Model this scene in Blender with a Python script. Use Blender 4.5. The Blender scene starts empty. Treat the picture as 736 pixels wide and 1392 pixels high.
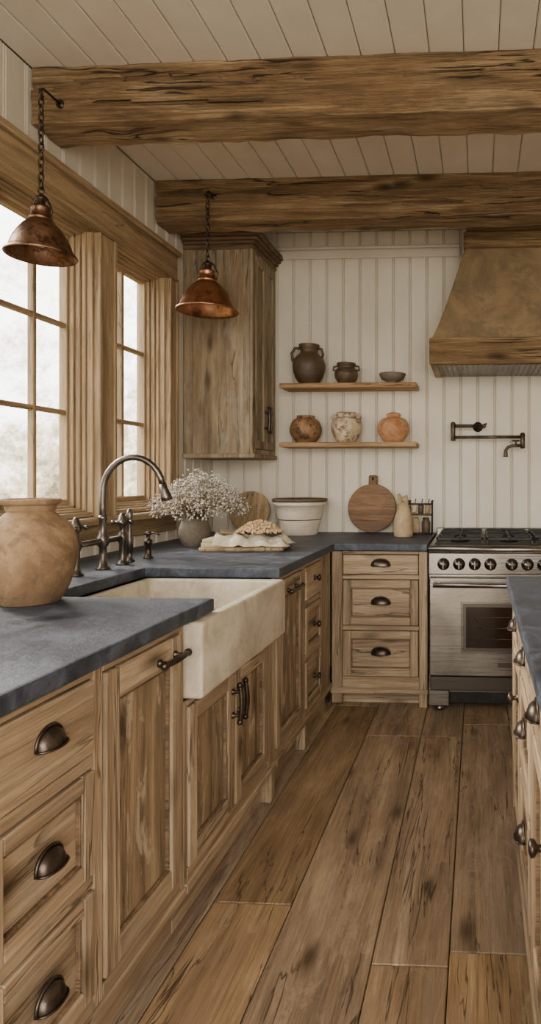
import bpy, bmesh, math, random
from mathutils import Vector, Matrix, noise
random.seed(7)
S=bpy.context.scene
pi=math.pi
# ------------------------------------------------------------------ materials
def lin(c):
    r=[]
    for i in (0,2,4):
        v=int(c[i:i+2],16)/255
        r.append(v/12.92 if v<=.04045 else ((v+.055)/1.055)**2.4)
    return (r[0],r[1],r[2],1)
class NT:
    def __init__(s,name):
        s.mat=bpy.data.materials.new(name); s.mat.use_nodes=True
        s.t=s.mat.node_tree; s.b=s.t.nodes['Principled BSDF']; s.out=s.t.nodes['Material Output']
    def n(s,typ,**k):
        x=s.t.nodes.new(typ)
        for a,b in k.items(): setattr(x,a,b)
        return x
    def l(s,a,b): s.t.links.new(a,b)
    def ramp(s,fac,stops,interp='LINEAR'):
        r=s.n('ShaderNodeValToRGB'); r.color_ramp.interpolation=interp
        e=r.color_ramp.elements
        while len(e)<len(stops): e.new(.5)
        for el,(p,c) in zip(e,stops):
            el.position=p; el.color=lin(c) if isinstance(c,str) else (c,c,c,1)
        s.l(fac,r.inputs[0]); return r.outputs[0]
    def mix(s,fac,a,b,mode='MIX'):
        m=s.n('ShaderNodeMix',data_type='RGBA',blend_type=mode)
        for sock,v in ((m.inputs[0],fac),(m.inputs[6],a),(m.inputs[7],b)):
            if hasattr(v,'is_output'): s.l(v,sock)
            elif isinstance(v,str): sock.default_value=lin(v)
            else: sock.default_value=v
        return m.outputs[2]
    def math(s,op,a,b=0.0):
        m=s.n('ShaderNodeMath',operation=op)
        for i,v in enumerate((a,b)):
            if hasattr(v,'is_output'): s.l(v,m.inputs[i])
            else: m.inputs[i].default_value=v
        return m.outputs[0]
    def coords(s,scale,island=True,off=0):
        tc=s.n('ShaderNodeTexCoord').outputs['Object']
        if island:
            g=s.n('ShaderNodeNewGeometry').outputs['Random Per Island']
            v=s.n('ShaderNodeVectorMath',operation='ADD')
            c=s.n('ShaderNodeCombineXYZ')
            s.l(s.math('MULTIPLY',g,17.3),c.inputs[0]); s.l(s.math('MULTIPLY',g,31.7),c.inputs[1]); s.l(s.math('MULTIPLY',g,53.1),c.inputs[2])
            s.l(tc,v.inputs[0]); s.l(c.outputs[0],v.inputs[1]); tc=v.outputs[0]
        m=s.n('ShaderNodeMapping'); m.inputs['Scale'].default_value=scale
        m.inputs['Location'].default_value=(off,off*1.7,off*.6)
        s.l(tc,m.inputs[0]); return m.outputs[0]
    def noise(s,vec,scale=1,detail=6,rough=.6,dist=0):
        x=s.n('ShaderNodeTexNoise'); x.inputs['Scale'].default_value=scale; x.inputs['Detail'].default_value=detail
        x.inputs['Roughness'].default_value=rough; x.inputs['Distortion'].default_value=dist
        s.l(vec,x.inputs['Vector']); return x.outputs['Fac']
    def bump(s,h,strength=.3,dist=.01):
        b=s.n('ShaderNodeBump'); b.inputs['Strength'].default_value=strength; b.inputs['Distance'].default_value=dist
        s.l(h,b.inputs['Height']); s.l(b.outputs[0],s.b.inputs['Normal'])

def wood(name,axis,dark,mid,light,patch=None,patch_amt=.5,patch2=None,p2amt=.6,rough=.68,vary=.22,bump=.45,bd=.008,cross=13,along=.9,knots=True,streak=.5,sat=0,crack=.7,cw=.011,blot=.35):
    t=NT(name)
    def sc(a,c): 
        v=[c,c,c]; v[axis]=a; return tuple(v)
    g1=t.noise(t.coords(sc(along,cross)),1,8,.62,1.2)
    col=t.ramp(g1,[(.30,dark),(.50,mid),(.70,light)])
    g3=t.noise(t.coords(sc(2.6,85),True,2),1,5,.7,.5)
    col=t.mix(streak,col,t.ramp(g3,[(.36,.40),(.52,1.0)]),'MULTIPLY')
    g2=t.noise(t.coords(sc(9,230),True,4),1,3,.6,.2)
    col=t.mix(.4,col,t.ramp(g2,[(.38,.5),(.55,1.0)]),'MULTIPLY')
    # broad grey weathering blotches, not stretched
    bl=t.noise(t.coords(sc(2.2,4.5),True,9),1,9,.7,.3)
    col=t.mix(blot,col,t.ramp(bl,[(.38,.52),(.60,1.0)]),'MULTIPLY')
    if patch:
        p=t.noise(t.coords(sc(2.4,7),True,3.3),1,8,.72,.9)
        col=t.mix(t.ramp(p,[(.5,0.0),(.62,patch_amt)]),col,patch)
    if patch2:
        p=t.noise(t.coords(sc(3.2,13),True,6.3),1,8,.75,.9)
        col=t.mix(t.ramp(p,[(.55,0.0),(.60,p2amt)]),col,patch2)
    h3=None
    if crack:
        cn=t.noise(t.coords(sc(.75,13),True,12),1,4,.55,.5)
        ab=t.math('ABSOLUTE',t.math('SUBTRACT',cn,.5))
        gate=t.noise(t.coords(sc(1.3,4),True,15),1,2,.5,0)
        cm=t.math('MULTIPLY',t.ramp(ab,[(cw*.3,1.0),(cw,0.0)]),t.ramp(gate,[(.46,0.0),(.52,1.0)]))
        col=t.mix(t.math('MULTIPLY',cm,crack),col,'2a1b0f')
        h3=cm
    if knots:
        k=t.n('ShaderNodeTexVoronoi'); k.inputs['Scale'].default_value=1
        t.l(t.coords(sc(2.6,7.0),True,8),k.inputs['Vector'])
        col=t.mix(t.ramp(k.outputs['Distance'],[(.05,.85),(.11,.55),(.22,0.0)]),col,'38260f')
    g=t.n('ShaderNodeNewGeometry').outputs['Random Per Island']
    h=t.n('ShaderNodeHueSaturation')
    t.l(col,h.inputs['Color'])
    t.l(t.math('ADD',t.math('MULTIPLY',g,vary),1-vary/2),h.inputs['Value'])
    if sat: t.l(t.math('ADD',t.math('MULTIPLY',t.math('FRACT',t.math('MULTIPLY',g,7.31)),sat),1-sat/2),h.inputs['Saturation'])
    t.l(h.outputs[0],t.b.inputs['Base Color'])
    t.b.inputs['Roughness'].default_value=rough
    hh=t.math('ADD',g1,t.math('MULTIPLY',g3,.8))
    if h3 is not None: hh=t.math('SUBTRACT',hh,t.math('MULTIPLY',h3,.8))
    t.bump(hh,bump,bd)
    return t.mat
OK=dict(dark='765f46',mid='a48a6a',light='c5ad8c')
CX=wood('oak_grain_x',0,patch='85745f',patch_amt=.45,**OK)
CY=wood('oak_grain_y',1,patch='85745f',patch_amt=.45,**OK)
CZ=wood('oak_grain_z',2,patch='85745f',patch_amt=.45,**OK)
PZ=wood('oak_worn_panel',2,'645039','937a5a','b79c76',patch='5b4e3e',patch_amt=.7,patch2='c4b090',p2amt=.55,blot=.5)
WZ=wood('window_oak_z',2,'806748','a88d69','c4aa84',knots=False,vary=.12,streak=.4,crack=.4)
WY=wood('window_oak_y',1,'806748','a88d69','c4aa84',knots=False,vary=.12,streak=.4,crack=.4)
UZ=wood('upper_cabinet_oak',2,'6d5a42','917c5e','ae997a',patch='968f7b',patch_amt=.5,vary=.1,streak=.35,blot=.6)
UD=wood('cabinet_crown_oak',0,'4f3c2a','73593d','947656',vary=.1)
BX=wood('beam_timber',0,'6e553a','a6855c','cbad82',patch='80613c',patch_amt=.5,bump=1,bd=.03,cross=9,along=1.1,rough=.9,streak=.6,crack=.95,cw=.018,blot=.6)
FL=wood('floor_plank_oak',1,'755f47','a68a69','c4a985',patch='8c7560',patch_amt=.5,patch2='b9a387',p2amt=.3,vary=.34,rough=.68,bump=.5,cross=8,along=.8,sat=.3,crack=.8,cw=.007,blot=.55)
SH=wood('shelf_oak',0,'8e6c45','b18b5e','c7a274',knots=False,streak=.4)
BRD=wood('cutting_board_wood',0,'5a4029','80603f','987753',knots=False,patch='4c3826')
BRL=wood('pale_board_wood',2,'8d7049','b49870','c7ae86',knots=False)
def paint(name,c,c2,rough=.55,vary=.06,bump=.1):
    t=NT(name)
    n=t.noise(t.coords((2,2,1.2),False),1.5,6,.6)
    col=t.mix(t.ramp(n,[(.35,0.0),(.7,1.0)]),c,c2)
    g=t.n('ShaderNodeNewGeometry').outputs['Random Per Island']
    h=t.n('ShaderNodeHueSaturation'); t.l(col,h.inputs['Color'])
    t.l(t.math('ADD',t.math('MULTIPLY',g,vary),1-vary/2),h.inputs['Value'])
    t.l(h.outputs[0],t.b.inputs['Base Color']); t.b.inputs['Roughness'].default_value=rough
    t.bump(t.noise(t.coords((30,30,6),False),1,5,.6),bump,.003)
    return t.mat
WP=paint('cream_painted_board','d4cbba','c8beac')
CP=paint('cream_ceiling_board','dfd7c8','d4cab8')
GAP=paint('groove_paint','968c7a','8b806e')
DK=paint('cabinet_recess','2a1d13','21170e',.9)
PLA=paint('exterior_siding','c9c0ae','bdb4a2')
def stone():
    t=NT('soapstone')
    n=t.noise(t.coords((3,3,3),False),3.2,10,.76,.9)
    col=t.ramp(n,[(.36,'1f2329'),(.50,'353a43'),(.66,'565b65')])
    t.l(col,t.b.inputs['Base Color'])
    r=t.ramp(n,[(.35,.36),(.65,.62)]); t.l(r,t.b.inputs['Roughness'])
    t.b.inputs['Specular IOR Level'].default_value=.4
    t.bump(t.noise(t.coords((10,10,10),False),1,9,.75),.7,.010)
    return t.mat
ST=stone()
def clay(name,a,b,c,rough=.75,scale=6,bump=.4,spots=None,metal=0,sa=.9):
    t=NT(name)
    n=t.noise(t.coords((1,1,1),False),scale,9,.7,.5)
    col=t.ramp(n,[(.3,a),(.52,b),(.72,c)])
    if spots:
        m=t.noise(t.coords((1,1,1),False,5),scale*2.2,6,.75,.3)
        col=t.mix(t.ramp(m,[(.52,0.0),(.6,sa)]),col,spots)
    t.l(col,t.b.inputs['Base Color']); t.b.inputs['Roughness'].default_value=rough; t.b.inputs['Metallic'].default_value=metal
    t.bump(t.noise(t.coords((1,1,1),False),scale*6,6,.65),bump,.006)
    return t.mat
SINK=clay('aged_fireclay','948770','bcb099','d0c6b2',.7,4.5,.6,spots='a39780',sa=.5)
TERRA=clay('rough_clay','4a3828','7c6042','a88b67',.9,5,1.0,spots='5c4733',sa=.5)
BRN=clay('brown_stoneware','35271c','50402c','6b543b',.5,8)
BLK=clay('mottled_stoneware','3a2a1e','8a6543','a9815a',.6,9,spots='3a2a20')
CRM=clay('distressed_cream_jar','6c553c','c2ae8f','d6c9ae',.7,9,spots='6a4e34')
ORG=clay('painted_clay','9c6440','b98a60','cba981',.6,9,spots='93573a')
CRK=clay('cream_crock','bfb199','d6c9b3','e3dccb',.5,5,.1)
CRKR=clay('crock_rim_glaze','3c3024','594936','6d5c44',.5,8)
GRYP=clay('grey_pot','4f4639','6c6151','83796a',.8,9)
STONEW=clay('speckled_bottle','87714f','ab9271','c0ab87',.8,8)
BRONZE=clay('aged_bronze','332b25','50453c','6e6257',.36,14,.08,metal=.9)
FAUC=clay('aged_nickel_bronze','48423c','69615a','8a8177',.3,14,.05,metal=.95)
COPR=clay('copper','96654a','bc8a68','d6a683',.34,9,.12,spots='8e624e',metal=1)
COPD=clay('dark_copper','664636','8a6a54','a5866d',.42,9,.2,spots='54392d',metal=1)
IRON=clay('black_iron','1c1a18','2a2724','3b3733',.5,14,.2,metal=.6)
HOOD=clay('patinated_hood','5a4936','8b7555','ad9370',.75,2.4,.7,spots='70604a',metal=.05,sa=.75)
LIN=clay('linen_cloth','a99c84','cbbfa4','ddd4be',.9,20,.4)
def steel(name,c,r,m=1):
    t=NT(name)
    n=t.noise(t.coords((2,2,160),False),1,4,.6)
    b2=t.noise(t.coords((3,3,3),False,3),1.5,5,.6)
    t.l(t.mix(t.ramp(b2,[(.4,0.0),(.65,.5)]),c,'5f574d'),t.b.inputs['Base Color']); t.b.inputs['Metallic'].default_value=m
    t.l(t.ramp(n,[(.3,r-.05),(.7,r+.1)]),t.b.inputs['Roughness'])
    t.bump(n,.05,.001); return t.mat
STEEL=steel('stainless_steel','958e85',.27); STD=steel('dark_steel','5f5851',.32)
def plain(name,c,r,m=0,e=None):
    t=NT(name); n=t.noise(t.coords((1,1,1),False),30,4)
    t.l(t.mix(n,c,e or c),t.b.inputs['Base Color']); t.b.inputs['Roughness'].default_value=r; t.b.inputs['Metallic'].default_value=m
    return t.mat
OVG=plain('oven_glass','20160f',.1,0,'2e2015')
STEM=plain('dried_stem','7b6c50',.9,0,'958664')
BLO=plain('dried_blossom','b7ab99',.95,0,'d8d0c2')
BLP=plain('dried_blossom_mauve','887c78',.95,0,'a99c98')
ORB=plain('dried_hydrangea','b58f66',.95,0,'d2b890')
BULB=plain('frosted_bulb','e8dfcc',.3)
PAPER=plain('old_paper','b7a581',.9,0,'cdbd9b')
def glassmat():
    t=NT('window_glass'); tr=t.n('ShaderNodeBsdfTransparent'); gl=t.n('ShaderNodeBsdfGlossy'); gl.inputs['Roughness'].default_value=.02
    m=t.n('ShaderNodeMixShader'); m.inputs[0].default_value=.05
    t.l(tr.outputs[0],m.inputs[1]); t.l(gl.outputs[0],m.inputs[2]); t.l(m.outputs[0],t.out.inputs[0]); return t.mat
GLS=glassmat()
# ------------------------------------------------------------------ mesh builder
class MB:
    def __init__(s,name): s.name=name; s.v=[]; s.f=[]; s.m=[]; s.s=[]; s.mats=[]; s.M=Matrix.Identity(4)
    def mi(s,m):
        if m not in s.mats: s.mats.append(m)
        return s.mats.index(m)
    def add(s,vs,fs,mat,smooth=False):
        o=len(s.v); k=s.mi(mat)
        s.v+= [tuple(s.M@Vector(v)) for v in vs]
        s.f+= [tuple(i+o for i in f) for f in fs]
        s.m+=[k]*len(fs); s.s+=[smooth]*len(fs)
    def box(s,x0,x1,y0,y1,z0,z1,mat,b=.003):
        if x0>x1:x0,x1=x1,x0
        if y0>y1:y0,y1=y1,y0
        if z0>z1:z0,z1=z1,z0
        lo=(x0,y0,z0); hi=(x1,y1,z1)
        b=min(b,(x1-x0)*.45,(y1-y0)*.45,(z1-z0)*.45)
        vs=[];ix={}
        for c in range(8):
            sg=[(c>>k)&1 for k in range(3)]
            for a in range(3):
                p=[0,0,0]
                for k in range(3):
                    ext=hi[k] if sg[k] else lo[k]
                    if k!=a: ext+= -b if sg[k] else b
                    p[k]=ext
                ix[(tuple(sg),a)]=len(vs); vs.append(p)
        fs=[]
        for a in range(3):
            o=[k for k in range(3) if k!=a]
            for sv in (0,1):
                q=[]
                for (p,r) in ((0,0),(1,0),(1,1),(0,1)):
                    sg=[0,0,0]; sg[a]=sv; sg[o[0]]=p; sg[o[1]]=r; q.append(ix[(tuple(sg),a)])
                fs.append(q)
            for p in (0,1):
                for r in (0,1):
                    g0=[0,0,0]; g0[o[0]]=p; g0[o[1]]=r; g1=list(g0); g1[a]=1
                    g0=tuple(g0); g1=tuple(g1)
                    fs.append([ix[(g0,o[0])],ix[(g1,o[0])],ix[(g1,o[1])],ix[(g0,o[1])]])
        for c in range(8):
            sg=tuple((c>>k)&1 for k in range(3)); fs.append([ix[(sg,0)],ix[(sg,1)],ix[(sg,2)]])
        s.add(vs,fs,mat)
    def lathe(s,prof,c,mat,seg=40,wob=0,sx=1,sy=1,seed=0,close=True):
        vs=[];fs=[];n=len(prof)
        for j,(r,z) in enumerate(prof):
            for i in range(seg):
                a=2*pi*i/seg; rr=r
                if wob: rr+=wob*r*2*noise.noise(Vector((math.cos(a)*1.3+seed,math.sin(a)*1.3,z*7+seed)))
                vs.append((c[0]+rr*sx*math.cos(a),c[1]+rr*sy*math.sin(a),c[2]+z))
        for j in range(n-1):
            for i in range(seg):
                k=(i+1)%seg; fs.append((j*seg+i,j*seg+k,(j+1)*seg+k,(j+1)*seg+i))
        if close:
            fs.append(tuple(reversed(range(seg)))); fs.append(tuple((n-1)*seg+i for i in range(seg)))
        s.add(vs,fs,mat,True)
    def tube(s,pts,r,mat,seg=10,closed=False):
        pts=[Vector(p) for p in pts]; n=len(pts)
        rs=r if isinstance(r,(list,tuple)) else [r]*n
        vs=[];fs=[]; prev=None
        for j in range(n):
            if closed: d=pts[(j+1)%n]-pts[j-1]
            else: d=pts[min(j+1,n-1)]-pts[max(j-1,0)]
            d.normalize()
            if prev is None:
                up=Vector((0,0,1)) if abs(d.z)<.9 else Vector((1,0,0)); u=d.cross(up).normalized()
            else:
                u=(prev-d*prev.dot(d)); u.normalize()
            w=d.cross(u); prev=u
            for i in range(seg):
                a=2*pi*i/seg; vs.append(pts[j]+(u*math.cos(a)+w*math.sin(a))*rs[j])
        for j in range(n if closed else n-1):
            jj=(j+1)%n
            for i in range(seg):
                k=(i+1)%seg; fs.append((j*seg+i,j*seg+k,jj*seg+k,jj*seg+i))
        if not closed:
            fs.append(tuple(reversed(range(seg)))); fs.append(tuple((n-1)*seg+i for i in range(seg)))
        s.add(vs,fs,mat,True)
    def ball(s,c,r,mat,seg=10,rings=6,sz=1):
        prof=[(max(.0001,r*math.sin(pi*j/rings)),-r*sz*math.cos(pi*j/rings)) for j in range(rings+1)]
        s.lathe(prof,c,mat,seg)
    def blob(s,c,r,mat):
        P=[(1,0,0),(-1,0,0),(0,1,0),(0,-1,0),(0,0,1),(0,0,-1)]
        s.add([(c[0]+p[0]*r,c[1]+p[1]*r,c[2]+p[2]*r) for p in P],[(0,2,4),(2,1,4),(1,3,4),(3,0,4),(2,0,5),(1,2,5),(3,1,5),(0,3,5)],mat,True)
    def bm(s,bm,mat,smooth=False):
        bm.verts.index_update()
        s.add([v.co[:] for v in bm.verts],[[v.index for v in f.verts] for f in bm.faces],mat,smooth); bm.free()
    def finish(s,parent=None,recalc=True):
        me=bpy.data.meshes.new(s.name); me.from_pydata(s.v,[],s.f); me.update()
        for m in s.mats: me.materials.append(m)
        me.polygons.foreach_set('material_index',s.m); me.polygons.foreach_set('use_smooth',s.s)
        if recalc:
            b=bmesh.new(); b.from_mesh(me); bmesh.ops.recalc_face_normals(b,faces=b.faces); b.to_mesh(me); b.free()
        o=bpy.data.objects.new(s.name,me); S.collection.objects.link(o)
        if parent: o.parent=parent
        return o
def poly_slab(m,pts,z0,z1,mat,bev=.006):
    bm=bmesh.new(); vs=[bm.verts.new((x,y,z0)) for x,y in pts]; f=bm.faces.new(vs)
    r=bmesh.ops.extrude_face_region(bm,geom=[f])
    for g in r['geom']:
        if isinstance(g,bmesh.types.BMVert): g.co.z=z1
    bmesh.ops.recalc_face_normals(bm,faces=bm.faces)
    bmesh.ops.bevel(bm,geom=[e for e in bm.edges],offset=bev,segments=2,affect='EDGES',profile=.6)
    m.bm(bm,mat)
# ------------------------------------------------------------------ dimensions
XL=-1.85; YB=4.27; H=3.0; XR=2.9; YS=-2.4
# ---- floor
m=MB('floor')
m.box(XL-.15,XR+.15,YS,YB+.15,-.12,-.022,DK)
x=XL-.1; w=.245
while x<XR:
    y=YS-random.random()*1.5
    ww=w*random.choice([.62,.85,1,1.15])
    while y<YB+.1:
        L=random.uniform(1.2,2.9)
        y1=min(y+L,YB+.1); 
        if y1>YS: m.box(x+.0016,x+ww-.0016,max(y,YS)+.0010,y1-.0010,-.022,random.uniform(-.0012,0),FL,.003)
        y=y+L
    x+=ww
m.finish()
# ---- ceiling (boards running in depth)
m=MB('ceiling')
m.box(XL-.15,XR+.15,YS,YB+.15,H+.014,H+.12,GAP)
x=XL
while x<XR:
    m.box(x+.0015,x+.138-.0015,YS,YB,H,H+.016,CP,.005); x+=.138
m.finish()
# ---- back wall
def boards_x(m,x0,x1,y,dy,z0,z1,mat,w=.104):
    x=x0
    while x<x1-.01:
        a=min(x+w,x1); m.box(x+.001,a-.001,y,y+dy,z0,z1,mat,.004)
        b=min(a+.012,x1)
        if b-a>.008: m.box(a+.0005,b-.0005,y+.001,y+dy,z0,z1,mat,.004)
        x=a+.012
m=MB('wall_back')
m.box(XL-.17,XR+.15,YB+.014,YB+.15,0,H,GAP)
boards_x(m,XL,XR,YB,.016,0,H,WP)
m.finish()
m=MB('trim_1')
m.box(-1.85,-.12,YB-.022,YB,2.81,2.87,WP,.006); m.box(-1.85,-.12,YB-.035,YB,2.87,2.89,WP,.006)
m.box(.5,XR,YB-.022,YB,2.81,2.87,WP,.006); m.box(.5,XR,YB-.035,YB,2.87,2.89,WP,.006)
m.finish()
# ---- right wall
m=MB('wall_right'); m.box(XR+.014,XR+.15,YS,YB,0,H,GAP)
y=YS
while y<YB: 
    m.box(XR,XR+.016,y+.0015,min(y+.125,YB)-.0015,0,H,WP,.004); y+=.126
m.finish()
# ---- left wall with openings
OP=[(.55,1.70),(1.84,2.93),(3.06,3.62)]; Z0,Z1=1.12,2.50; WE=3.71  # first opening: unseen window, added to let in more light
m=MB('wall_left')
def wl(y0,y1,z0,z1):
    if y1>y0: m.box(XL-.17,XL-.014,y0,y1,z0,z1,PLA,0.0005)
wl(YS,YB,0,Z0); wl(YS,YB,Z1,H)
prev=YS
for a,b in OP: wl(prev,a,Z0,Z1); prev=b
wl(prev,YB,Z0,Z1)
y=YS
while y<YB:
    y1=min(y+.104,YB)
    for (a,b) in ((y,y1),(y1,min(y1+.012,YB))):
        if b-a<.005: continue
        g=.001 if b-a>.05 else .0005
        if b>.45 and a<WE-.01:
            m.box(XL-.016,XL,a+g,b-g,0,1.09,WP,.004); m.box(XL-.016,XL,a+g,b-g,2.55,H,WP,.004)
        else: m.box(XL-.016,XL,a+g,b-g,0,H,WP,.004)
    y=y1+.012
m.finish()
m=MB('trim_2')  # window casing, header and sill boards
m.box(XL-.012,XL+.028,.40,WE,2.495,2.645,WY,.004)
m.box(XL-.012,XL+.048,.38,WE+.02,2.645,2.675,WY,.006)
m.box(XL-.012,XL+.036,.40,WE,2.488,2.505,WY,.004)
for a,b in ((.42,.55),(1.70,1.84),(2.93,3.06),(3.62,WE)):
    m.box(XL-.012,XL+.024,a,b,1.10,2.49,WZ,.004)
    m.box(XL-.010,XL+.032,a-.006,a+.014,1.10,2.488,WZ,.003); m.box(XL-.010,XL+.032,b-.014,b+.006,1.10,2.488,WZ,.003)
m.box(XL-.012,XL+.075,.38,WE+.02,1.075,1.112,WY,.008)
m.box(XL-.004,XL+.022,.42,WE,.99,1.075,WY,.004)
m.finish()
wi=0
for a,b in OP:
    wi+=1; m=MB('window_%d'%wi)
    m.box(XL-.17,XL,a,a+.018,Z0,Z1,WZ); m.box(XL-.17,XL,b-.018,b,Z0,Z1,WZ)
    m.box(XL-.17,XL,a+.018,b-.018,Z1-.018,Z1,WY); m.box(XL-.17,XL,a+.018,b-.018,Z0-.005,Z0+.018,WY)
    for s0,s1,t in ((XL-.05,XL-.03,.028),(XL-.075,XL-.05,.038),(XL-.10,XL-.075,.050)):
        m.box(s0,s1,a+.018,a+t,Z0,Z1,WZ); m.box(s0,s1,b-t,b-.018,Z0,Z1,WZ); m.box(s0,s1,a+.03,b-.03,Z1-t,Z1-.018,WY); m.box(s0,s1,a+.03,b-.03,Z0+.018,Z0+t,WY)
    sashes=[(a+.02,b-.02)] if b-a<.8 else [(a+.02,(a+b)/2-.018),((a+b)/2+.018,b-.02)]
    if len(sashes)>1: m.box(XL-.15,XL-.06,(a+b)/2-.02,(a+b)/2+.02,Z0,Z1,WZ)
    for p,q in sashes:
        X0,X1=XL-.135,XL-.095; za,zb=Z0+.02,Z1-.02
        m.box(X0,X1,p,p+.045,za,zb,WZ); m.box(X0,X1,q-.045,q,za,zb,WZ)
        m.box(X0,X1,p+.045,q-.045,zb-.045,zb,WY); m.box(X0,X1,p+.045,q-.045,za,za+.06,WY)
        c=(p+q)/2; m.box(X0+.006,X1-.004,c-.011,c+.011,za+.06,zb-.045,WZ)
        for k in (1,2):
            z=za+.06+(zb-za-.105)*k/3; m.box(X0+.007,X1-.005,p+.045,q-.045,z-.011,z+.011,WY)
        m.box(X0+.016,X0+.02,p+.04,q-.04,za+.05,zb-.04,GLS,.0003)
    m.finish()
# ---- beams
def beam(name,x0,x1,y0,y1,z0,z1,seed,mat=BX):
    m=MB(name); n=190; cs=[]
    def side(a,b,k): return [(a[0]+(b[0]-a[0])*i/k,a[1]+(b[1]-a[1])*i/k) for i in range(k)]
    r=.004
    C=[(y0+r,z0),(y1-r,z0),(y1,z0+r),(y1,z1-r),(y1-r,z1),(y0+r,z1),(y0,z1-r),(y0,z0+r)]
    K=[8,1,8,1,3,1,22,1]
    for i in range(8): cs+=side(C[i],C[(i+1)%8],K[i])
    vs=[];k=len(cs); cy,cz=(y0+y1)/2,(z0+z1)/2
    for j in range(n+1):
        x=x0+(x1-x0)*j/n
        for (y,z) in cs:
            d=.005*noise.noise(Vector((x*1.6+seed,y*5,z*5)))+.005*noise.noise(Vector((x*7+seed,y*16,z*16)))+.004*noise.noise(Vector((x*9,y*60,z*60)))
            d+=.007*abs(noise.noise(Vector((x*5+seed,z*9,4))))
            cr=cz+.035*noise.noise(Vector((x*1.1,seed,1)))+.035
            cr2=cz-.05+.03*noise.noise(Vector((x*1.5,seed,5)))
            if y<y0+.02 and ((abs(z-cr)<.007 and noise.noise(Vector((x*.9,seed*3,7)))>-.12) or (abs(z-cr2)<.006 and noise.noise(Vector((x*1.2,seed*2,3)))>.08)): d-=.02
            yy=y+d*(1 if y>cy else -1); zz=z+(d*(1 if z>cz else -1)*(1.1 if z<cz else 0))
            xx=x+(.012*noise.noise(Vector((y*14,z*14,seed))) if j in (0,n) else 0)
            vs.append((xx,yy,min(zz,H+.01)))
    fs=[]
    for j in range(n):
        for i in range(k):
            i2=(i+1)%k; fs.append((j*k+i,j*k+i2,(j+1)*k+i2,(j+1)*k+i))
    fs.append(tuple(reversed(range(k)))); fs.append(tuple(n*k+i for i in range(k)))
    m.add(vs,fs,mat); return m.finish()
beam('ceiling_beam',-1.84,XR,2.49,2.67,2.765,3.0,3)
beam('ceiling_beam',-1.84,XR,3.48,3.66,2.765,3.0,11)
# ------------------------------------------------------------------ cabinet kit
class Face:  # maps (along, outward, z)
    def __init__(s,m,kind,pos): s.m=m; s.k=kind; s.p=pos
    def w(s,a,d,z):
        if s.k=='L': return (s.p+d,a,z)
        if s.k=='B': return (a,s.p-d,z)
        if s.k=='I': return (s.p-d,a,z)
    def box(s,a0,a1,d0,d1,z0,z1,mat,b=.003):
        p=s.w(a0,d0,z0); q=s.w(a1,d1,z1); s.m.box(p[0],q[0],p[1],q[1],p[2],q[2],mat,b)
    def mh(s): return CX if s.k=='B' else CY
    def panel(s,a0,a1,z0,z1,fr=.05,top=None):
        g=.004; a0+=g;a1-=g;z0+=g;z1-=g; h=s.mh(); t=top or fr
        s.box(a0,a0+fr,-.016,.006,z0,z1,CZ); s.box(a1-fr,a1,-.016,.006,z0,z1,CZ)
        s.box(a0+fr,a1-fr,-.016,.005,z1-t,z1,h); s.box(a0+fr,a1-fr,-.016,.005,z0,z0+fr,h)
        s.box(a0+fr-.002,a1-fr+.002,-.022,-.011,z0+fr-.002,z1-t+.002,PZ if (z1-z0)>.3 else h,.001)
        e=.007
        for (p,q,r,t2) in ((a0+fr,a0+fr+e,z0+fr,z1-t),(a1-fr-e,a1-fr,z0+fr,z1-t)): s.box(p,q,-.012,-.001,r,t2,UD,.002)
        s.box(a0+fr,a1-fr,-.012,-.001,z0+fr,z0+fr+e,UD,.002); s.box(a0+fr,a1-fr,-.012,-.001,z1-t-e,z1-t,UD,.002)
    def slab(s,a0,a1,z0,z1):
        g=.004; s.box(a0+g,a1-g,-.016,.006,z0+g,z1-g,s.mh(),.005)
    def cup(s,a,z,W=.035,Hh=.035,D=.026,mat=None):
        mat=mat or BRONZE; N=16;K=8
        vs=[];fs=[]
        for i in range(N+1):
            u=pi*i/N
            for j in range(K+1):
                v=pi/2*j/K; vs.append(s.w(a+W*math.cos(u),.006+D*math.sin(u)**.7*math.sin(v),z-.012+Hh*math.sin(u)**.8*math.cos(v)))
        for i in range(N):
            for j in range(K):
                q=i*(K+1)+j; fs.append((q,q+1,q+K+2,q+K+1))
        s.m.add(vs,fs,mat,True)
        s.m.tube([s.w(a+W*1.05*math.cos(pi*i/N),.008+D*math.sin(pi*i/N)**.7,z-.012) for i in range(N+1)],.0025,mat,6)
        s.m.tube([s.w(a+W*1.08*math.cos(pi*i/N),.008,z-.012+Hh*1.1*math.sin(pi*i/N)**.8) for i in range(N+1)],.0035,mat,6)
    def bar(s,p,q,r=.0055,out=.032):
        P=[]
        for i in range(13):
            t=i/12; a=p[0]+(q[0]-p[0])*t; z=p[1]+(q[1]-p[1])*t
            P.append(s.w(a,out+.006*math.sin(pi*t),z))
        s.m.tube(P,[r*(1.5-abs(.5-i/12)*.4) for i in range(13)],BRONZE,10)
        for k in (.18,.82):
            a=p[0]+(q[0]-p[0])*k; z=p[1]+(q[1]-p[1])*k
            s.m.tube([s.w(a,0.004,z),s.w(a,.01,z),s.w(a,.014,z),s.w(a,out+.003,z)],[.011,.011,.006,.005],BRONZE,10)
        for e in (p,q): s.m.ball(s.w(e[0],out,e[1]),r*1.9,BRONZE,8,6)
    def knob(s,a,z):
        s.m.tube([s.w(a,.003,z),s.w(a,.008,z),s.w(a,.012,z),s.w(a,.022,z),s.w(a,.028,z),s.w(a,.036,z),s.w(a,.040,z)],[.016,.016,.007,.007,.016,.017,.008],BRONZE,14)
CT=.93; CB=.89
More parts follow.
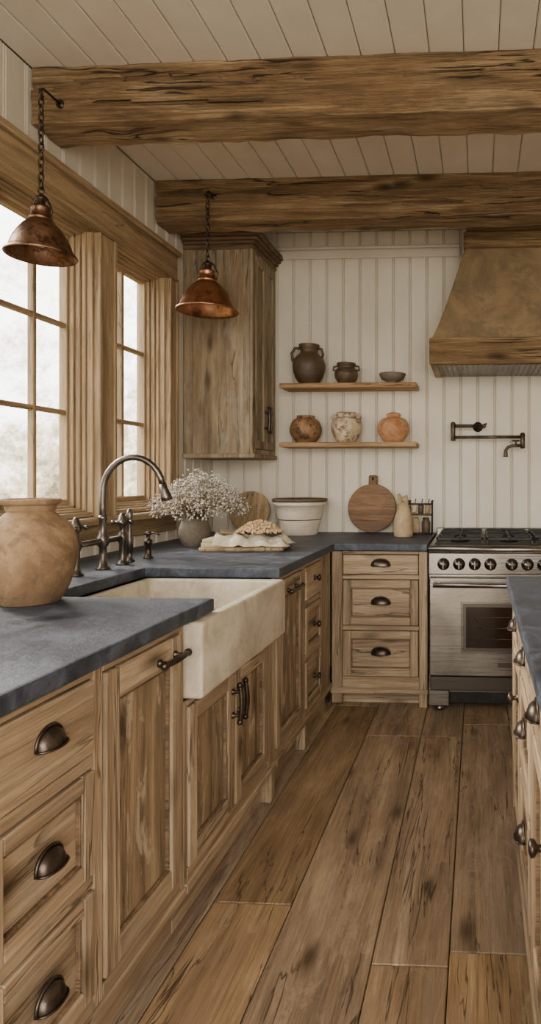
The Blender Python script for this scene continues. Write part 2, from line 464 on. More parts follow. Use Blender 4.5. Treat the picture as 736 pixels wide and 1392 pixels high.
# ---- left base cabinets
def stack(F,a0,a1,cut,handle,fr):
    z=[.868]+cut
    for i in range(len(cut)):
        top=z[i]-(0 if i==0 else .028); bot=z[i+1]
        if i==0 : F.slab(a0,a1,bot,top)
        else: F.panel(a0,a1,bot,top,fr)
        if i<len(cut)-1: F.box(a0,a1,-.02,0,bot-.028,bot,CY)
        zz=(top+bot)/2+.006
        if i==0: zz=top-.072
        handle((a0+a1)/2,zz)
def run(F,y0,y1,zt,stiles,rails):
    m=F.m
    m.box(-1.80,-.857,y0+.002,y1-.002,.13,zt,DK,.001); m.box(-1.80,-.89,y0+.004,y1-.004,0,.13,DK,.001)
    for a0,a1,zz in stiles: F.box(a0,a1,-.02,0,.13,zz,CZ)
    for a0,a1 in rails: F.box(a0,a1,-.02,0,zt-.017,zt,CY); F.box(a0,a1,-.02,0,.13,.175,CY)
    F.box(y0,y1,-.055,-.035,0,.13,CY,.002)
    F.box(y0,y1,-.02,.010,.112,.142,CY,.005)
m=MB('base_cabinet'); F=Face(m,'L',-.835)
run(F,.35,1.734,.885,[(.35,.40,.885),(.66,.70,.885),(.98,1.015,.885),(1.318,1.352,.885),(1.716,1.734,.885)],[(.40,.66),(.70,.98),(1.015,1.318),(1.352,1.716)])
stack(F,.70,.98,[.70,.44,.175],F.cup,.035); stack(F,1.015,1.318,[.70,.44,.175],F.cup,.035)
F.panel(.40,.66,.175,.868,.05); F.panel(1.352,1.716,.175,.868,.055,.075); F.bar((1.565,.817),(1.695,.817),.006)
m.finish()
m=MB('sink_cabinet'); F=Face(m,'L',-.835)
run(F,1.736,2.526,.660,[(1.736,1.756,.66),(2.445,2.526,.66)],[(1.756,2.445)])
F.panel(1.756,2.098,.175,.643,.05); F.panel(2.102,2.445,.175,.643,.05)
F.bar((2.074,.60),(2.074,.475)); F.bar((2.126,.60),(2.126,.475))
F.box(2.455,2.505,-.05,.010,0,.125,CZ,.006)
m.finish()
m=MB('base_cabinet'); F=Face(m,'L',-.835)
run(F,2.528,3.52,.885,[(2.528,2.54,.885),(2.94,2.985,.885),(3.29,3.50,.885)],[(2.54,2.94),(2.985,3.29)])
F.panel(2.54,2.94,.175,.868,.055,.075); F.bar((2.66,.81),(2.84,.81),.0055)
stack(F,2.985,3.29,[.70,.44,.175],lambda a,z:F.knob(a,z),.035)
F.box(2.94,2.985,-.05,.010,0,.125,CZ,.006)
m.finish()
m=MB('drawer_cabinet'); F=Face(m,'B',3.53)
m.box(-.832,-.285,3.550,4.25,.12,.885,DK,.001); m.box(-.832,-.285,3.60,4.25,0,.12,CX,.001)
F.box(-.832,-.772,-.02,.006,.02,.885,CZ,.004)
F.box(-.333,-.285,-.02,.006,.0,.885,CZ,.004)
for z0,z1 in ((.868,.885),(.725,.75),(.435,.46),(.10,.17)): F.box(-.772,-.333,-.02,0,z0,z1,CX)
F.slab(-.772,-.333,.75,.868); F.panel(-.772,-.333,.46,.725,.045); F.panel(-.772,-.333,.17,.435,.045)
for z in (.815,.60,.315): F.cup(-.55,z,.05,.036,.03)
F.box(-.84,-.28,-.03,.014,.075,.105,CX,.006)
m.finish()
m=MB('countertop')
poly_slab(m,[(-.812,.3),(-.812,1.89),(-1.375,1.89),(-1.375,2.52),(-.812,2.52),(-.812,3.50),(-.283,3.50),(-.283,4.265),(-1.845,4.265),(-1.845,.3)],CB,CT,ST)
m.finish()
# ---- farmhouse sink
m=MB('farmhouse_sink')
bm=bmesh.new()
ox0,ox1,oy0,oy1,z0,z1=-1.372,-.785,1.744,2.518,.668,.888; wl_=.042
def ring(x0,x1,y0,y1,z): return [bm.verts.new(p) for p in ((x0,y0,z),(x1,y0,z),(x1,y1,z),(x0,y1,z))]
R=[ring(ox0,ox1,oy0,oy1,z0),ring(ox0,ox1,oy0,oy1,z1),ring(ox0+wl_,ox1-wl_,oy0+wl_,oy1-wl_,z1),ring(ox0+wl_+.012,ox1-wl_-.012,oy0+wl_+.012,oy1-wl_-.012,z0+.035)]
for a,b in zip(R,R[1:]):
    for i in range(4): bm.faces.new((a[i],a[(i+1)%4],b[(i+1)%4],b[i]))
bm.faces.new(R[0]); bm.faces.new(R[-1])
bmesh.ops.recalc_face_normals(bm,faces=bm.faces)
bmesh.ops.bevel(bm,geom=list(bm.edges),offset=.010,segments=4,affect='EDGES',profile=.5)
m.bm(bm,SINK,True)
m.lathe([(.04,0),(.04,.003),(.03,.004),(.028,.001)],(-1.08,2.13,.703),FAUC,24)
m.finish()
# ---- bridge faucet
m=MB('bridge_faucet')
fx=-1.52
def col(x,y,z,prof,mat=FAUC): m.lathe(prof,(x,y,z),mat,20)
for y in (2.29,2.60):
    col(fx,y,CT,[(.026,0),(.026,.006),(.018,.012),(.014,.03),(.013,.09),(.018,.10),(.020,.115),(.018,.13),(.012,.14),(.012,.165),(.020,.172),(.021,.19),(.014,.20),(.010,.215),(.004,.222)])
    for a in (0,pi/2):
        dx,dy=.035*math.cos(a+.5),.035*math.sin(a+.5)
        m.tube([(fx-dx,y-dy,CT+.182),(fx+dx,y+dy,CT+.182)],.006,FAUC,8)
        m.ball((fx-dx,y-dy,CT+.182),.009,FAUC,8,6); m.ball((fx+dx,y+dy,CT+.182),.009,FAUC,8,6)
m.tube([(fx,2.29,CT+.115),(fx,2.60,CT+.115)],.0115,FAUC,12)
ys=2.46
col(fx,ys,CT,[(.028,0),(.028,.006),(.017,.014),(.014,.06),(.014,.09),(.022,.10),(.023,.13),(.016,.14),(.014,.20),(.017,.205),(.017,.215),(.012,.22)])
P=[(fx,ys,CT+.14),(fx,ys,CT+.25),(fx,ys,CT+.29)]
A=Vector((.235,.035,0))
for i in range(1,15):
    t=pi*.93*i/14; P.append((fx+A.x*(1-math.cos(t))/2,ys+A.y*(1-math.cos(t))/2,CT+.31+.145*math.sin(t)))
m.tube(P,.0125,FAUC,14)
e=Vector(P[-1]); d=(e-Vector(P[-2])).normalized()
m.tube([e-d*.005,e+d*.02,e+d*.05,e+d*.065],[.014,.016,.022,.022],FAUC,14)
m.ball((fx,ys,CT+.115),.02,FAUC,12,8)
m.finish()
m=MB('side_sprayer')
col(fx-.02,2.69,CT,[(.022,0),(.022,.006),(.013,.012),(.012,.05),(.015,.055),(.016,.10),(.011,.13),(.010,.17),(.014,.19),(.014,.215),(.006,.235)],FAUC)
m.finish()
m=MB('soap_dispenser')
col(fx,2.81,CT,[(.022,0),(.022,.006),(.014,.012),(.013,.06),(.018,.065),(.018,.085),(.009,.09),(.008,.105),(.014,.11),(.013,.122),(.003,.125)],BRONZE)
m.tube([(fx,2.81,CT+.115),(fx+.03,2.815,CT+.118),(fx+.05,2.818,CT+.108)],.005,BRONZE,8)
m.finish()
# ---- upper cabinet (on the left wall)
m=MB('wall_cabinet')
cx0,cx1,cy0,cy1,cz0,cz1=XL+.002,-1.40,3.84,YB-.002,1.45,2.74
m.box(cx0,cx1-.02,cy0+.004,cy1,cz0,cz1+.05,UZ,.002)
m.box(cx0,cx0+.06,cy0-.010,cy0+.006,cz0,cz1,UZ); m.box(cx1-.065,cx1-.02,cy0-.010,cy0+.006,cz0,cz1,UZ)
m.box(cx0+.06,cx1-.065,cy0-.004,cy0+.006,cz0,cz1,UZ,.001)
F=Face(m,'L',cx1-.002)
m.box(cx1-.02,cx1-.002,cy0-.010,cy0+.035,cz0,cz1,UZ); m.box(cx1-.02,cx1-.002,cy1-.03,cy1,cz0,cz1,UZ)
m.box(cx1-.02,cx1-.002,cy0+.035,cy1-.03,cz0,cz0+.035,UZ); m.box(cx1-.02,cx1-.002,cy0+.035,cy1-.03,cz1-.03,cz1,UZ)
for a0,a1 in ((cy0+.037,(cy0+cy1)/2+.001),((cy0+cy1)/2+.004,cy1-.032)):
    q=.035
    m.box(cx1-.018,cx1+.004,a0,a0+q,cz0+.038,cz1-.033,UZ); m.box(cx1-.018,cx1+.004,a1-q,a1,cz0+.038,cz1-.033,UZ)
    m.box(cx1-.018,cx1+.003,a0+q,a1-q,cz1-.09,cz1-.033,UZ); m.box(cx1-.018,cx1+.003,a0+q,a1-q,cz0+.038,cz0+.09,UZ)
    m.box(cx1-.018,cx1-.008,a0+q,a1-q,cz0+.09,cz1-.09,UZ,.001)
ym=(cy0+cy1)/2
F.bar((ym-.022,1.60),(ym-.022,1.76),.005); F.bar((ym+.028,1.60),(ym+.028,1.76),.005)
m.box(cx0,cx1+.012,cy0-.022,cy1,cz0-.025,cz0+.004,UZ,.005)
for i,(o,za,zb_) in enumerate(((.008,cz1-.01,cz1+.02),(.022,cz1+.02,cz1+.04),(.040,cz1+.04,cz1+.06),(.055,cz1+.06,cz1+.095))):
    m.box(cx0,cx1+o,cy0-.01-o,cy1,za,zb_,UD,.006)
m.finish()
# ---- shelves
for z in (1.895,1.505):
    m=MB('wall_shelf'); m.box(-1.31,-.40,4.06,YB-.001,z,z+.032,SH,.005)
    m.finish()
ZS1=1.895+.032; ZS2=1.505+.032
def pot(name,prof,c,mat,wob=.015,seed=0,handles=None,hm=None,extra=None):
    m=MB(name); m.lathe(prof,c,mat,44,wob,seed=seed)
    for h in handles or []:
        ang,pts,r=h; m.tube([(c[0]+p*math.cos(ang),c[1]+p*math.sin(ang),c[2]+z) for p,z in pts],r,hm or mat,10)
    if extra: extra(m,c)
    return m.finish()
def vase_prof(pts,t=.007,n=6):
    P=[pts[0]]+pts+[pts[-1]]; out=[]
    for i in range(1,len(P)-2):
        for k in range(n):
            u=k/n; r=[]
            for d in (0,1):
                a,b,c,e=P[i-1][d],P[i][d],P[i+1][d],P[i+2][d]
                r.append(.5*((2*b)+(-a+c)*u+(2*a-5*b+4*c-e)*u*u+(-a+3*b-3*c+e)*u**3))
            out.append((max(r[0],.001),r[1]))
    out.append(pts[-1]); R,Z=pts[-1]
    out+= [(R-t*.5,Z+t*.3),(R-t,Z-.002),(R-t*1.3,Z-.03),(max(.004,R-t*3),Z-.05)]
    return out
pot('stoneware_jug',vase_prof([(.055,0),(.062,.006),(.092,.05),(.108,.115),(.098,.17),(.066,.205),(.056,.222),(.066,.25),(.070,.268)]),(-1.135,4.155,ZS1),BRN,.012,1,
    [(pi,[(.060,.245),(.095,.248),(.118,.215),(.112,.165),(.095,.150)],.010),(0,[(.060,.245),(.085,.240),(.095,.205),(.088,.18)],.009)])
pot('lidded_jar',vase_prof([(.045,0),(.05,.005),(.072,.04),(.078,.07),(.066,.10),(.050,.112),(.060,.13),(.064,.142)]),(-.882,4.155,ZS1),BRN,.02,2,
    [(0,[(.07,.09),(.088,.10),(.085,.12),(.058,.125)],.007),(pi,[(.07,.09),(.088,.10),(.085,.12),(.058,.125)],.007)])
pot('serving_bowl',[(.035,0),(.035,.012),(.045,.02),(.075,.035),(.088,.06),(.09,.07),(.086,.071),(.080,.06),(.05,.03),(.01,.026)],(-.57,4.155,ZS1),GRYP,.01,3)
pot('mottled_pot',vase_prof([(.055,0),(.065,.006),(.098,.05),(.106,.095),(.088,.145),(.062,.165),(.062,.18)]),(-1.157,4.155,ZS2),BLK,.02,4)
pot('distressed_jar',vase_prof([(.05,0),(.06,.006),(.088,.05),(.102,.105),(.088,.155),(.052,.175),(.055,.19),(.066,.202)]),(-.882,4.155,ZS2),CRM,.02,5,
    [(0,[(.085,.15),(.098,.17),(.085,.19),(.055,.185)],.008),(pi,[(.085,.15),(.098,.17),(.085,.19),(.055,.185)],.008)])
pot('painted_pot',vase_prof([(.05,0),(.062,.006),(.098,.055),(.106,.10),(.085,.15),(.045,.17),(.045,.182)]),(-.562,4.155,ZS2),ORG,.015,6,None,None,
    lambda m,c: m.lathe([(.046,.178),(.05,.186),(.04,.196),(.015,.202),(.001,.203)],c,ORG,24))
vp=[(.075,0),(.082,.006),(.106,.05),(.124,.12),(.125,.18),(.110,.232),(.078,.262),(.060,.278),(.061,.29),(.078,.30),(.083,.312)]
pot('clay_vase',vase_prof([(r*.97,z*.98) for r,z in vp],.012),(-1.335,1.80,CT),TERRA,.018,9)
pot('stoneware_crock',[(.11,0),(.115,.004),(.125,.05),(.150,.15),(.158,.19),(.170,.193),(.172,.20),(.172,.212),(.165,.216),(.155,.213),(.148,.19),(.12,.06),(.01,.02)],(-1.17,4.06,CT),CRK,.004,2,None,None,
    lambda m,c:(m.lathe([(.172,.216),(.178,.220),(.180,.232),(.174,.238),(.165,.236),(.160,.22)],c,CRKR,44),m.lathe([(.135,.095),(.1385,.10),(.1395,.104),(.136,.105)],c,CRKR,44)))
def round_board(name,c,r,mat,lean,handle=True,rz=0):
    m=MB(name); n=48
    m.M=Matrix.Translation(c)@Matrix.Rotation(rz,4,'Z')@Matrix.Rotation(lean,4,'X')
    vs=[];fs=[];out=[]
    for i in range(n):
        a=2*pi*i/n; rr=r*(1+.012*noise.noise(Vector((math.cos(a)*2,math.sin(a)*2,r*9)))); out.append((rr*math.cos(a),rr*math.sin(a)))
    for (k,y) in ((.975,-.011),(1,-.007),(1,.007),(.975,.011)):
        for p in out: vs.append((p[0]*k,y,p[1]*k))
    for j in range(3):
        for i in range(n): fs.append((j*n+i,j*n+(i+1)%n,(j+1)*n+(i+1)%n,(j+1)*n+i))
    fs.append(tuple(range(n))); fs.append(tuple(3*n+i for i in range(n)))
    m.add(vs,fs,mat)
    if handle:
        m.box(-.030,.030,-.010,.010,r-.012,r+.062,mat,.008)
        m.tube([(0,-.012,r+.035),(0,.012,r+.035)],.010,DK,12)
    m.finish()
round_board('cutting_board',(-.715,4.205,CT+.167),.165,BRD,-.19)
round_board('wooden_platter',(-1.56,4.205,CT+.142),.14,BRL,-.2,False)
def bext(m,c):
    m.tube([(c[0]-.012,c[1],c[2]+.19),(c[0]-.022,c[1],c[2]+.235),(c[0]-.034,c[1],c[2]+.27)],[.022,.015,.011],STONEW,12)
    m.tube([(c[0]+.01,c[1],c[2]+.19),(c[0]+.02,c[1],c[2]+.235),(c[0]+.016,c[1],c[2]+.262)],[.02,.011,.008],STONEW,12)
    m.tube([(c[0]-.03,c[1],c[2]+.26),(c[0]-.01,c[1],c[2]+.245),(c[0]+.018,c[1],c[2]+.25)],.008,STONEW,10)
pot('ceramic_bottle',vase_prof([(.054,0),(.060,.006),(.064,.05),(.060,.11),(.046,.15),(.038,.19),(.022,.215)],.006),(-.472,3.96,CT),STONEW,.03,7,None,None,bext)
m=MB('wire_utensil_rack')
X,Y,Z=-.375,4.10,CT
for z in (.006,.13,.20):
    w=.078; m.tube([(X-w,Y-.045,Z+z),(X+w,Y-.045,Z+z),(X+w,Y+.045,Z+z),(X-w,Y+.045,Z+z)],.0035,IRON,6,True)
for sx in (-1,1):
    for sy in (-1,1): m.tube([(X+sx*.075,Y+sy*.045,Z),(X+sx*.075,Y+sy*.045,Z+.215)],.0035,IRON,6); m.ball((X+sx*.075,Y+sy*.045,Z+.218),.007,IRON,8,6)
m.box(X-.073,X+.073,Y-.043,Y+.043,Z+.13,Z+.136,BRD,.001)
for i,dx in enumerate((-.045,0,.045)):
    m.lathe([(.016,0),(.019,.01),(.020,.055),(.018,.06),(.014,.055),(.002,.03)],(X+dx,Y,Z+.137),(CRM,BRN,STONEW)[i],18)
    m.tube([(X+dx,Y,Z+.17),(X+dx+.012,Y,Z+.235)],.004,BRD,6)
for dx in (-.035,.035): m.lathe([(.024,0),(.029,.01),(.030,.07),(.022,.085),(.022,.10),(.018,.1)],(X+dx,Y,Z+.010),STONEW if dx<0 else BRN,20)
m.finish()
m=MB('dried_flower_arrangement')
c=Vector((-1.545,3.34,CT))
m.lathe(vase_prof([(.055,0),(.062,.005),(.080,.05),(.082,.09),(.070,.13),(.074,.15)]),c,GRYP,36,.02,seed=3)
for i in range(300):
    a=random.random()*2*pi; sp=random.uniform(.02,1)**.7
    R=.25*sp; hh=.36-.17*sp*sp+random.uniform(-.04,.03)
    tip=c+Vector((R*math.cos(a)*1.05+.035,R*math.sin(a)*.8,hh)); 
    if tip.x<-1.81: tip.x=-1.81+random.random()*.03
    mid=c+Vector((R*.35*math.cos(a),R*.35*math.sin(a),.22)); b0=c+Vector((.03*math.cos(a),.03*math.sin(a),.12))
    m.tube([b0,mid,tip],.0012,STEM,4)
    for k in range(random.randint(6,11)):
        o=Vector((random.gauss(0,.014),random.gauss(0,.014),random.gauss(0,.015)))
        p=tip+o; p.x=max(p.x,-1.835)
        m.blob(p,random.uniform(.003,.007),random.choice([BLO,BLO,BLP]))
m.finish(recalc=False)
m=MB('wooden_tray_with_linen')
m.M=Matrix.Translation((-1.215,3.19,CT))@Matrix.Rotation(.12,4,'Z')
m.box(-.20,.22,-.10,.12,0,.022,BRL,.006)
m.box(-.19,-.02,-.09,.09,.022,.045,PAPER,.003); m.box(-.185,-.03,-.085,.08,.045,.062,PAPER,.003)
N=34;K=18;vs=[];fs=[]
for i in range(N+1):
    for j in range(K+1):
        u=i/N;v=j/K; X=-.13+.37*u; Y=-.13+.24*v
        z=.072+.012*math.sin(u*21+v*4)+.016*noise.noise(Vector((u*5,v*5,2)))+.012*math.sin(v*13+u*3)
        z*= (1-.35*u)
        if v<.12: z-= (.12-v)*.38
        if u>.9: z-=(u-.9)*.30
        vs.append((X+.01*math.sin(v*9),Y+.01*math.sin(u*12),max(z,.027)))
for i in range(N):
    for j in range(K): q=i*(K+1)+j; fs.append((q,q+1,q+K+2,q+K+1))
m.add(vs,fs,LIN,True)
for i in range(520):
    a=random.random()*2*pi; r=random.random()**.5
    p=(.08+.12*r*math.cos(a),-.0+.085*r*math.sin(a),.09+.055*(1-r*r)*random.uniform(.6,1.1))
    m.blob(p,random.uniform(.005,.010),ORB)
for i in range(40):
    a=random.uniform(-.5,.5); m.tube([(.0,0,.075),(-.10+random.gauss(0,.02),.02+a*.12,.08+random.random()*.02)],.0015,STEM,4)
m.finish(recalc=False)
# ---- range
rx0,rx1,ry=-.275,.635,3.47
m=MB('range_cooker')
m.box(rx0,rx1,ry+.03,4.255,.10,.90,STEEL,.004)
m.box(rx0,rx1,ry-.01,4.255,.895,.925,STEEL,.006)
m.box(rx0+.03,rx1-.03,ry+.06,4.19,.925,.93,IRON,.002)
m.box(rx0,rx1,4.20,4.255,.92,.965,STEEL,.004)
m.tube([(rx0+.002,ry-.004,.905),(rx1-.002,ry-.004,.905)],.018,STEEL,14)
m.box(rx0,rx1,ry-.015,ry+.04,.765,.888,STEEL,.006)
for i in range(8):
    kx=rx0+.085+i*.0865+(.03 if i>3 else 0)
    if kx>rx1-.03: break
    m.tube([(kx,ry-.014,.825),(kx,ry-.020,.825),(kx,ry-.022,.825),(kx,ry-.05,.825),(kx,ry-.055,.825)],[.034,.034,.026,.023,.018],STD,20)
    m.tube([(kx,ry-.05,.825),(kx,ry-.057,.825)],.019,STEEL,20)
    m.box(kx-.004,kx+.004,ry-.062,ry-.05,.803,.847,STEEL,.002)
m.box(rx0+.006,rx1-.006,ry-.02,ry+.03,.205,.752,STEEL,.006)
m.tube([(rx0+.03,ry-.065,.715),(rx1-.03,ry-.065,.715)],.013,STEEL,14)
for kx in (rx0+.06,rx1-.06): m.tube([(kx,ry-.02,.715),(kx,ry-.065,.715)],.010,STEEL,10)
wx0,wx1,wz0,wz1=rx0+.19,rx1-.19,.345,.61
m.box(wx0,wx1,ry-.024,ry-.018,wz0,wz1,STD,.002)
m.box(wx0+.02,wx1-.02,ry-.027,ry-.02,wz0+.02,wz1-.02,OVG,.002)
for k in range(3): m.tube([(wx0+.03,ry-.0275,wz0+.07+k*.06),(wx1-.03,ry-.0275,wz0+.07+k*.06)],.0012,STD,5)
for a,b_,c_,d in ((wx0-.008,wx0+.004,wz0-.008,wz1+.008),(wx1-.004,wx1+.008,wz0-.008,wz1+.008)): m.box(a,b_,ry-.028,ry-.018,c_,d,STEEL,.003)
m.box(wx0,wx1,ry-.028,ry-.018,wz1-.004,wz1+.008,STEEL,.003); m.box(wx0,wx1,ry-.028,ry-.018,wz0-.008,wz0+.004,STEEL,.003)
m.box(.11,.25,ry-.024,ry-.018,.26,.285,STD,.002)
m.box(rx0+.01,rx1-.01,ry+.0,ry+.04,.12,.20,STD,.004)
m.box(rx0+.02,rx1-.02,ry+.06,4.2,.03,.12,IRON,.003)
for kx in (rx0+.06,rx1-.06):
    m.lathe([(.03,0),(.03,.015),(.022,.02),(.022,.12)],(kx,ry+.06,0),STEEL,18); m.lathe([(.03,0),(.022,.02),(.022,.12)],(kx,4.1,0),STEEL,18)
m.box(rx0+.0,rx0+.115,ry+.012,ry+.05,.03,.12,STEEL,.004)
for gi in range(3):
    gx0=rx0+.04+gi*.283; gx1=gx0+.265
    for y0 in (3.54,3.85):
        y1=y0+.29
        cx,cy=(gx0+gx1)/2,(y0+y1)/2
        m.lathe([(.055,0),(.055,.008),(.04,.014),(.038,.022),(.02,.025),(.001,.025)],(cx,cy,.93),IRON,20)
        for a,b_,c_,d in ((gx0,gx1,y0,y0+.012),(gx0,gx1,y1-.012,y1),(gx0,gx0+.012,y0,y1),(gx1-.012,gx1,y0,y1)): m.box(a,b_,c_,d,.948,.965,IRON,.003)
        m.box(cx-.005,cx+.005,y0,y0+.11,.95,.968,IRON,.002); m.box(cx-.005,cx+.005,y1-.11,y1,.95,.968,IRON,.002)
        m.box(gx0,gx0+.10,cy-.005,cy+.005,.95,.968,IRON,.002); m.box(gx1-.10,gx1,cy-.005,cy+.005,.95,.968,IRON,.002)
        for fx_ in (gx0+.006,gx1-.006):
            for fy in (y0+.006,y1-.006): m.box(fx_-.006,fx_+.006,fy-.006,fy+.006,.928,.95,IRON,.001)
m.finish()
# ---- hood
m=MB('range_hood')
hx0,hx1,hy0=-.292,.652,3.74
L=14; vs=[];fs=[]
for j in range(L+1):
    t=j/L; k=t**.86
    z=2.13+(2.79-2.13)*t
    xa=hx0+.012+k*.205; xb=hx1-.012-k*.205; ya=hy0+.02+k*.27
    for p in ((xa,ya),(xb,ya),(xb,YB-.002),(xa,YB-.002)): vs.append((p[0],p[1],z))
for j in range(L):
    for i in range(4): fs.append((j*4+i,j*4+(i+1)%4,(j+1)*4+(i+1)%4,(j+1)*4+i))
fs.append((3,2,1,0)); fs.append(tuple(L*4+i for i in range(4)))
m.add(vs,fs,HOOD)
for sx,xa,xb in ((0,hx0+.012,hx0+.217),(1,hx1-.012,hx1-.217)):
    P=[]
    for j in range(L+1):
        t=j/L;k=t**.86; P.append((xa+(xb-xa)*k,hy0+.02+k*.27,2.13+.66*t))
    m.tube(P,.004,HOOD,6)
o1=m.finish()
mm=MB('hood_rim_timber')
mm.box(hx0,hx1,hy0,hy0+.05,1.985,2.145,BX,.008); mm.box(hx0,hx0+.05,hy0+.05,YB-.002,1.985,2.145,CY,.008); mm.box(hx1-.05,hx1,hy0+.05,YB-.002,1.985,2.145,CY,.008)
mm.box(hx0+.05,hx1-.05,hy0+.05,YB-.01,1.992,2.0,STD,.002)
for i in range(26): mm.box(hx0+.055+i*.033,hx0+.070+i*.033,hy0+.055,YB-.05,1.986,1.993,STD,.003)
mm.finish(o1)
mm=MB('hood_top_timber'); mm.box(-.09,.45,3.975,YB-.002,2.775,2.87,BX,.008); mm.box(-.075,.435,4.0,YB-.002,2.87,H-.001,BX,.006); mm.finish(o1)
# ---- pot filler
m=MB('pot_filler_faucet')
m.tube([(0,YB-.001,1.648),(0,YB-.012,1.648),(0,YB-.014,1.648),(0,YB-.08,1.648)],[.034,.034,.016,.015],BRONZE,20)
m.tube([(.03,YB-.08,1.648),(-.15,YB-.10,1.648)],.011,BRONZE,12)
m.tube([(.03,YB-.08,1.648),(.045,YB-.08,1.648),(.05,YB-.08,1.66),(.06,YB-.08,1.665)],[.014,.014,.008,.006],BRONZE,10)
m.tube([(-.165,YB-.10,1.675),(-.165,YB-.10,1.665),(-.165,YB-.10,1.66),(-.165,YB-.10,1.56),(-.165,YB-.10,1.555),(-.165,YB-.10,1.548)],[.010,.018,.016,.016,.019,.012],BRONZE,14)
m.tube([(-.165,YB-.10,1.572),(.29,YB-.125,1.572)],.0105,BRONZE,12)
m.tube([(.295,YB-.125,1.60),(.295,YB-.125,1.592),(.295,YB-.125,1.50),(.295,YB-.125,1.495)],[.010,.017,.016,.012],BRONZE,14)
m.tube([(.295,YB-.125,1.515),(.23,YB-.13,1.513),(.20,YB-.13,1.505),(.185,YB-.13,1.485),(.183,YB-.13,1.445),(.183,YB-.13,1.44)],[.010,.010,.010,.011,.016,.016],BRONZE,12)
m.tube([(.25,YB-.13,1.515),(.25,YB-.13,1.545)],.006,BRONZE,8); m.tube([(.225,YB-.13,1.547),(.275,YB-.13,1.547)],.006,BRONZE,8)
m.finish()
# ---- pendants
def chain(m,x,y,z0,z1,mat,ln=.032,wd=.010):
    z=z0;i=0
    while z<z1-.01:
        P=[]
        for k in range(10):
            a=2*pi*k/10; q=wd*math.cos(a); h=(ln*.62)*math.sin(a)
            P.append((x+(q if i%2 else 0),y+(0 if i%2 else q),z+ln*.5+h))
        m.tube(P,.0034,mat,5,True); z+=ln*.92;i+=1
def pendant(c,R,hgt,mat,ztop,yb):
    m=MB('pendant_lamp'); x,y,z=c
    out=[(R*1.0,0),(R*1.02,.004),(R*1.0,.011),(R*.955,.017),(R*.90,hgt*.14),(R*.84,hgt*.28),(R*.76,hgt*.43),(R*.65,hgt*.58),(R*.52,hgt*.72),(R*.39,hgt*.82),(R*.31,hgt*.87),(R*.33,hgt*.89),(R*.33,hgt*.92),(R*.28,hgt*.94),(R*.26,hgt*1.12),(R*.28,hgt*1.14),(R*.27,hgt*1.17),(R*.18,hgt*1.22),(R*.12,hgt*1.25)]
    prof=[(.004,hgt*1.25-.006)]+[(r,zz) for r,zz in reversed(out)]+[(r-.004,zz+.001) for r,zz in out[3:12]]+[(.004,hgt*.86)]
    m.lathe(prof,c,mat,48,close=False)
    m.lathe([(R*.12,hgt*1.22),(R*.12,hgt*1.34),(R*.16,hgt*1.36),(R*.16,hgt*1.40),(.008,hgt*1.44),(.004,hgt*1.5)],c,BRONZE,20)
    m.tube([(x-R*.30,y,z+hgt*.90),(x-R*.36,y,z+hgt*1.1),(x-R*.2,y,z+hgt*1.38),(x,y,z+hgt*1.5),(x+R*.2,y,z+hgt*1.38),(x+R*.36,y,z+hgt*1.1),(x+R*.30,y,z+hgt*.90)],.004,BRONZE,8)
    m.lathe([(.012,.02),(.03,.035),(.034,.055),(.026,.08),(.014,.10),(.014,.13)],(x,y,z+hgt*.12),BULB,16)
    P=[(x+.012*math.cos(2*pi*k/14),y,z+hgt*1.5+.012+.014*math.sin(2*pi*k/14)) for k in range(14)]
    m.tube(P,.003,BRONZE,6,True)
    chain(m,x,y,z+hgt*1.5+.02,ztop,BRONZE)
    m.tube([(x,yb+.012,ztop+.035),(x,y+.01,ztop+.035),(x,y-.008,ztop+.02),(x,y,ztop),(x,y+.012,ztop+.006)],.0045,BRONZE,8)
    m.tube([(x,yb+.014,ztop+.035),(x,yb-.004,ztop+.035)],.018,BRONZE,14)
    m.finish()
pendant((-1.718,2.375,2.172),.124,.165,COPD,2.805,2.49)
pendant((-1.50,3.40,2.225),.163,.19,COPR,2.865,3.48)
# ---- island
m=MB('kitchen_island'); F=Face(m,'I',.135)
iy0,iy1=.30,2.35
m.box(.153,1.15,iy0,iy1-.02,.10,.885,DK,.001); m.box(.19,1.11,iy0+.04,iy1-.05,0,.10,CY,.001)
m.box(.137,1.17,iy1-.022,iy1,.08,.885,CX,.003)
m.box(.137,1.17,iy0,iy0+.02,.08,.885,CX,.003); m.box(1.15,1.17,iy0+.02,iy1-.022,.08,.885,CY,.003)
cols=[.30,.72,1.14,1.56,1.95,2.328]
for i,a in enumerate(cols): F.box(a-(.0 if i==0 else .02),a+.02,-.02,0,.08,.885,CZ)
for i in range(5):
    a0,a1=cols[i]+.02,cols[i+1]-.02
    F.box(a0,a1,-.02,0,.868,.885,CY); F.box(a0,a1,-.02,0,.08,.14,CY)
    F.box(a0,a1,-.02,0,.70,.725,CY)
    F.slab(a0,a1,.725,.868)
    if i in (0,1,3):
        F.box(a0,a1,-.02,0,.42,.445,CY); F.panel(a0,a1,.445,.70,.04); F.panel(a0,a1,.14,.42,.04)
        F.cup((a0+a1)/2,.80); F.cup((a0+a1)/2,.60); F.cup((a0+a1)/2,.31)
    else:
        F.panel(a0,a1,.14,.70,.05); F.cup((a0+a1)/2,.80); F.knob(a0+.03,.60)
F.box(iy0,iy1,-.02,.010,.07,.10,CY,.005)
F.box(iy1-.06,iy1+.0,-.01,.006,0,.885,CZ,.004); F.box(iy0,iy0+.06,-.01,.006,0,.885,CZ,.004)
m.finish()
m=MB('island_countertop'); poly_slab(m,[(.108,.26),(1.2,.26),(1.2,2.385),(.108,2.385)],CB,CT,ST); m.finish()
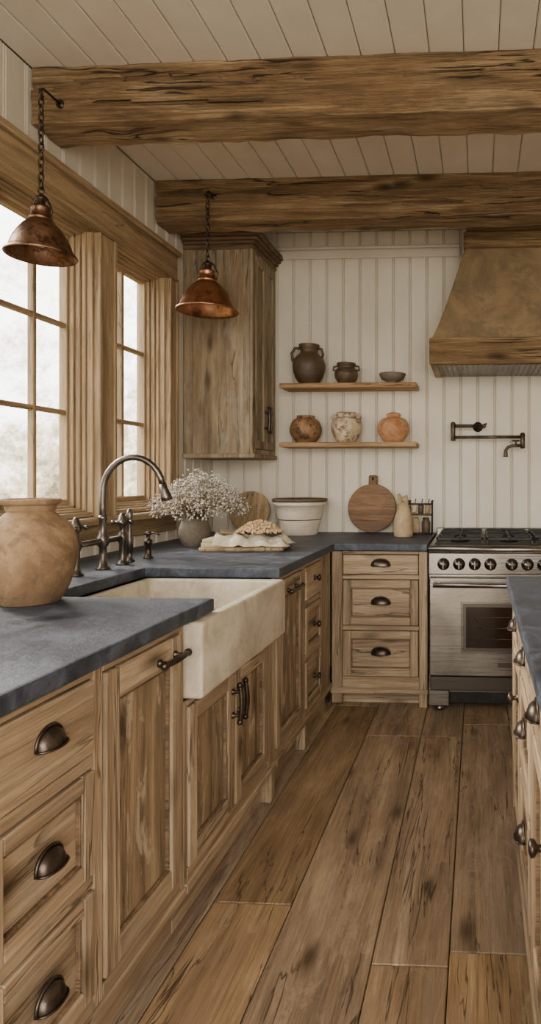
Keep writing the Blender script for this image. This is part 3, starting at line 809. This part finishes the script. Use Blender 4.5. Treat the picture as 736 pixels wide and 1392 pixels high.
# ------------------------------------------------------------------ world, light, camera
W=bpy.data.worlds.new('overcast_sky'); S.world=W; W.use_nodes=True; t=W.node_tree; bg=t.nodes['Background']
tc=t.nodes.new('ShaderNodeTexCoord'); nz=t.nodes.new('ShaderNodeTexNoise'); nz.inputs['Scale'].default_value=15; nz.inputs['Detail'].default_value=10; nz.inputs['Roughness'].default_value=.8
t.links.new(tc.outputs['Generated'],nz.inputs['Vector'])
sx=t.nodes.new('ShaderNodeSeparateXYZ'); t.links.new(tc.outputs['Generated'],sx.inputs[0])
ad=t.nodes.new('ShaderNodeMath'); ad.operation='MULTIPLY_ADD'; ad.inputs[1].default_value=1.4
t.links.new(nz.outputs['Fac'],ad.inputs[0]); t.links.new(sx.outputs['Z'],ad.inputs[2])
rp=t.nodes.new('ShaderNodeValToRGB'); e=rp.color_ramp.elements
e[0].position=.52; e[0].color=(.10,.08,.045,1); e[1].position=.92; e[1].color=(1,.985,.96,1)
k=e.new(.70); k.color=(.40,.34,.23,1)
t.links.new(ad.outputs[0],rp.inputs[0]); t.links.new(rp.outputs[0],bg.inputs[0]); bg.inputs[1].default_value=8.0
sun=bpy.data.lights.new('soft_sun','SUN'); sun.energy=12; sun.angle=math.radians(25); sun.color=(1,.94,.84)
so=bpy.data.objects.new('soft_sun',sun); S.collection.objects.link(so)
so.rotation_euler=Vector((1.0,-.35,-.62)).to_track_quat('-Z','Y').to_euler()
al=bpy.data.lights.new('rear_fill_light','AREA'); al.shape='RECTANGLE'; al.size=4.0; al.size_y=2.6; al.energy=125; al.color=(1,.97,.92)  # added fill lamp behind the camera; no door stands there
ao=bpy.data.objects.new('rear_fill_light',al); S.collection.objects.link(ao)
ao.location=(.4,-2.3,1.6); ao.rotation_euler=(pi/2,0,0)
cam=bpy.data.cameras.new('camera'); co=bpy.data.objects.new('camera',cam); S.collection.objects.link(co)
co.location=(0,0,1.30); co.rotation_euler=(pi/2,0,math.radians(3))
cam.sensor_fit='VERTICAL'; cam.sensor_height=36; cam.lens=36*850/1392
cam.shift_x=-(605.5-368)/1392; cam.shift_y=-(696-650)/1392
cam.clip_start=.02
S.camera=co
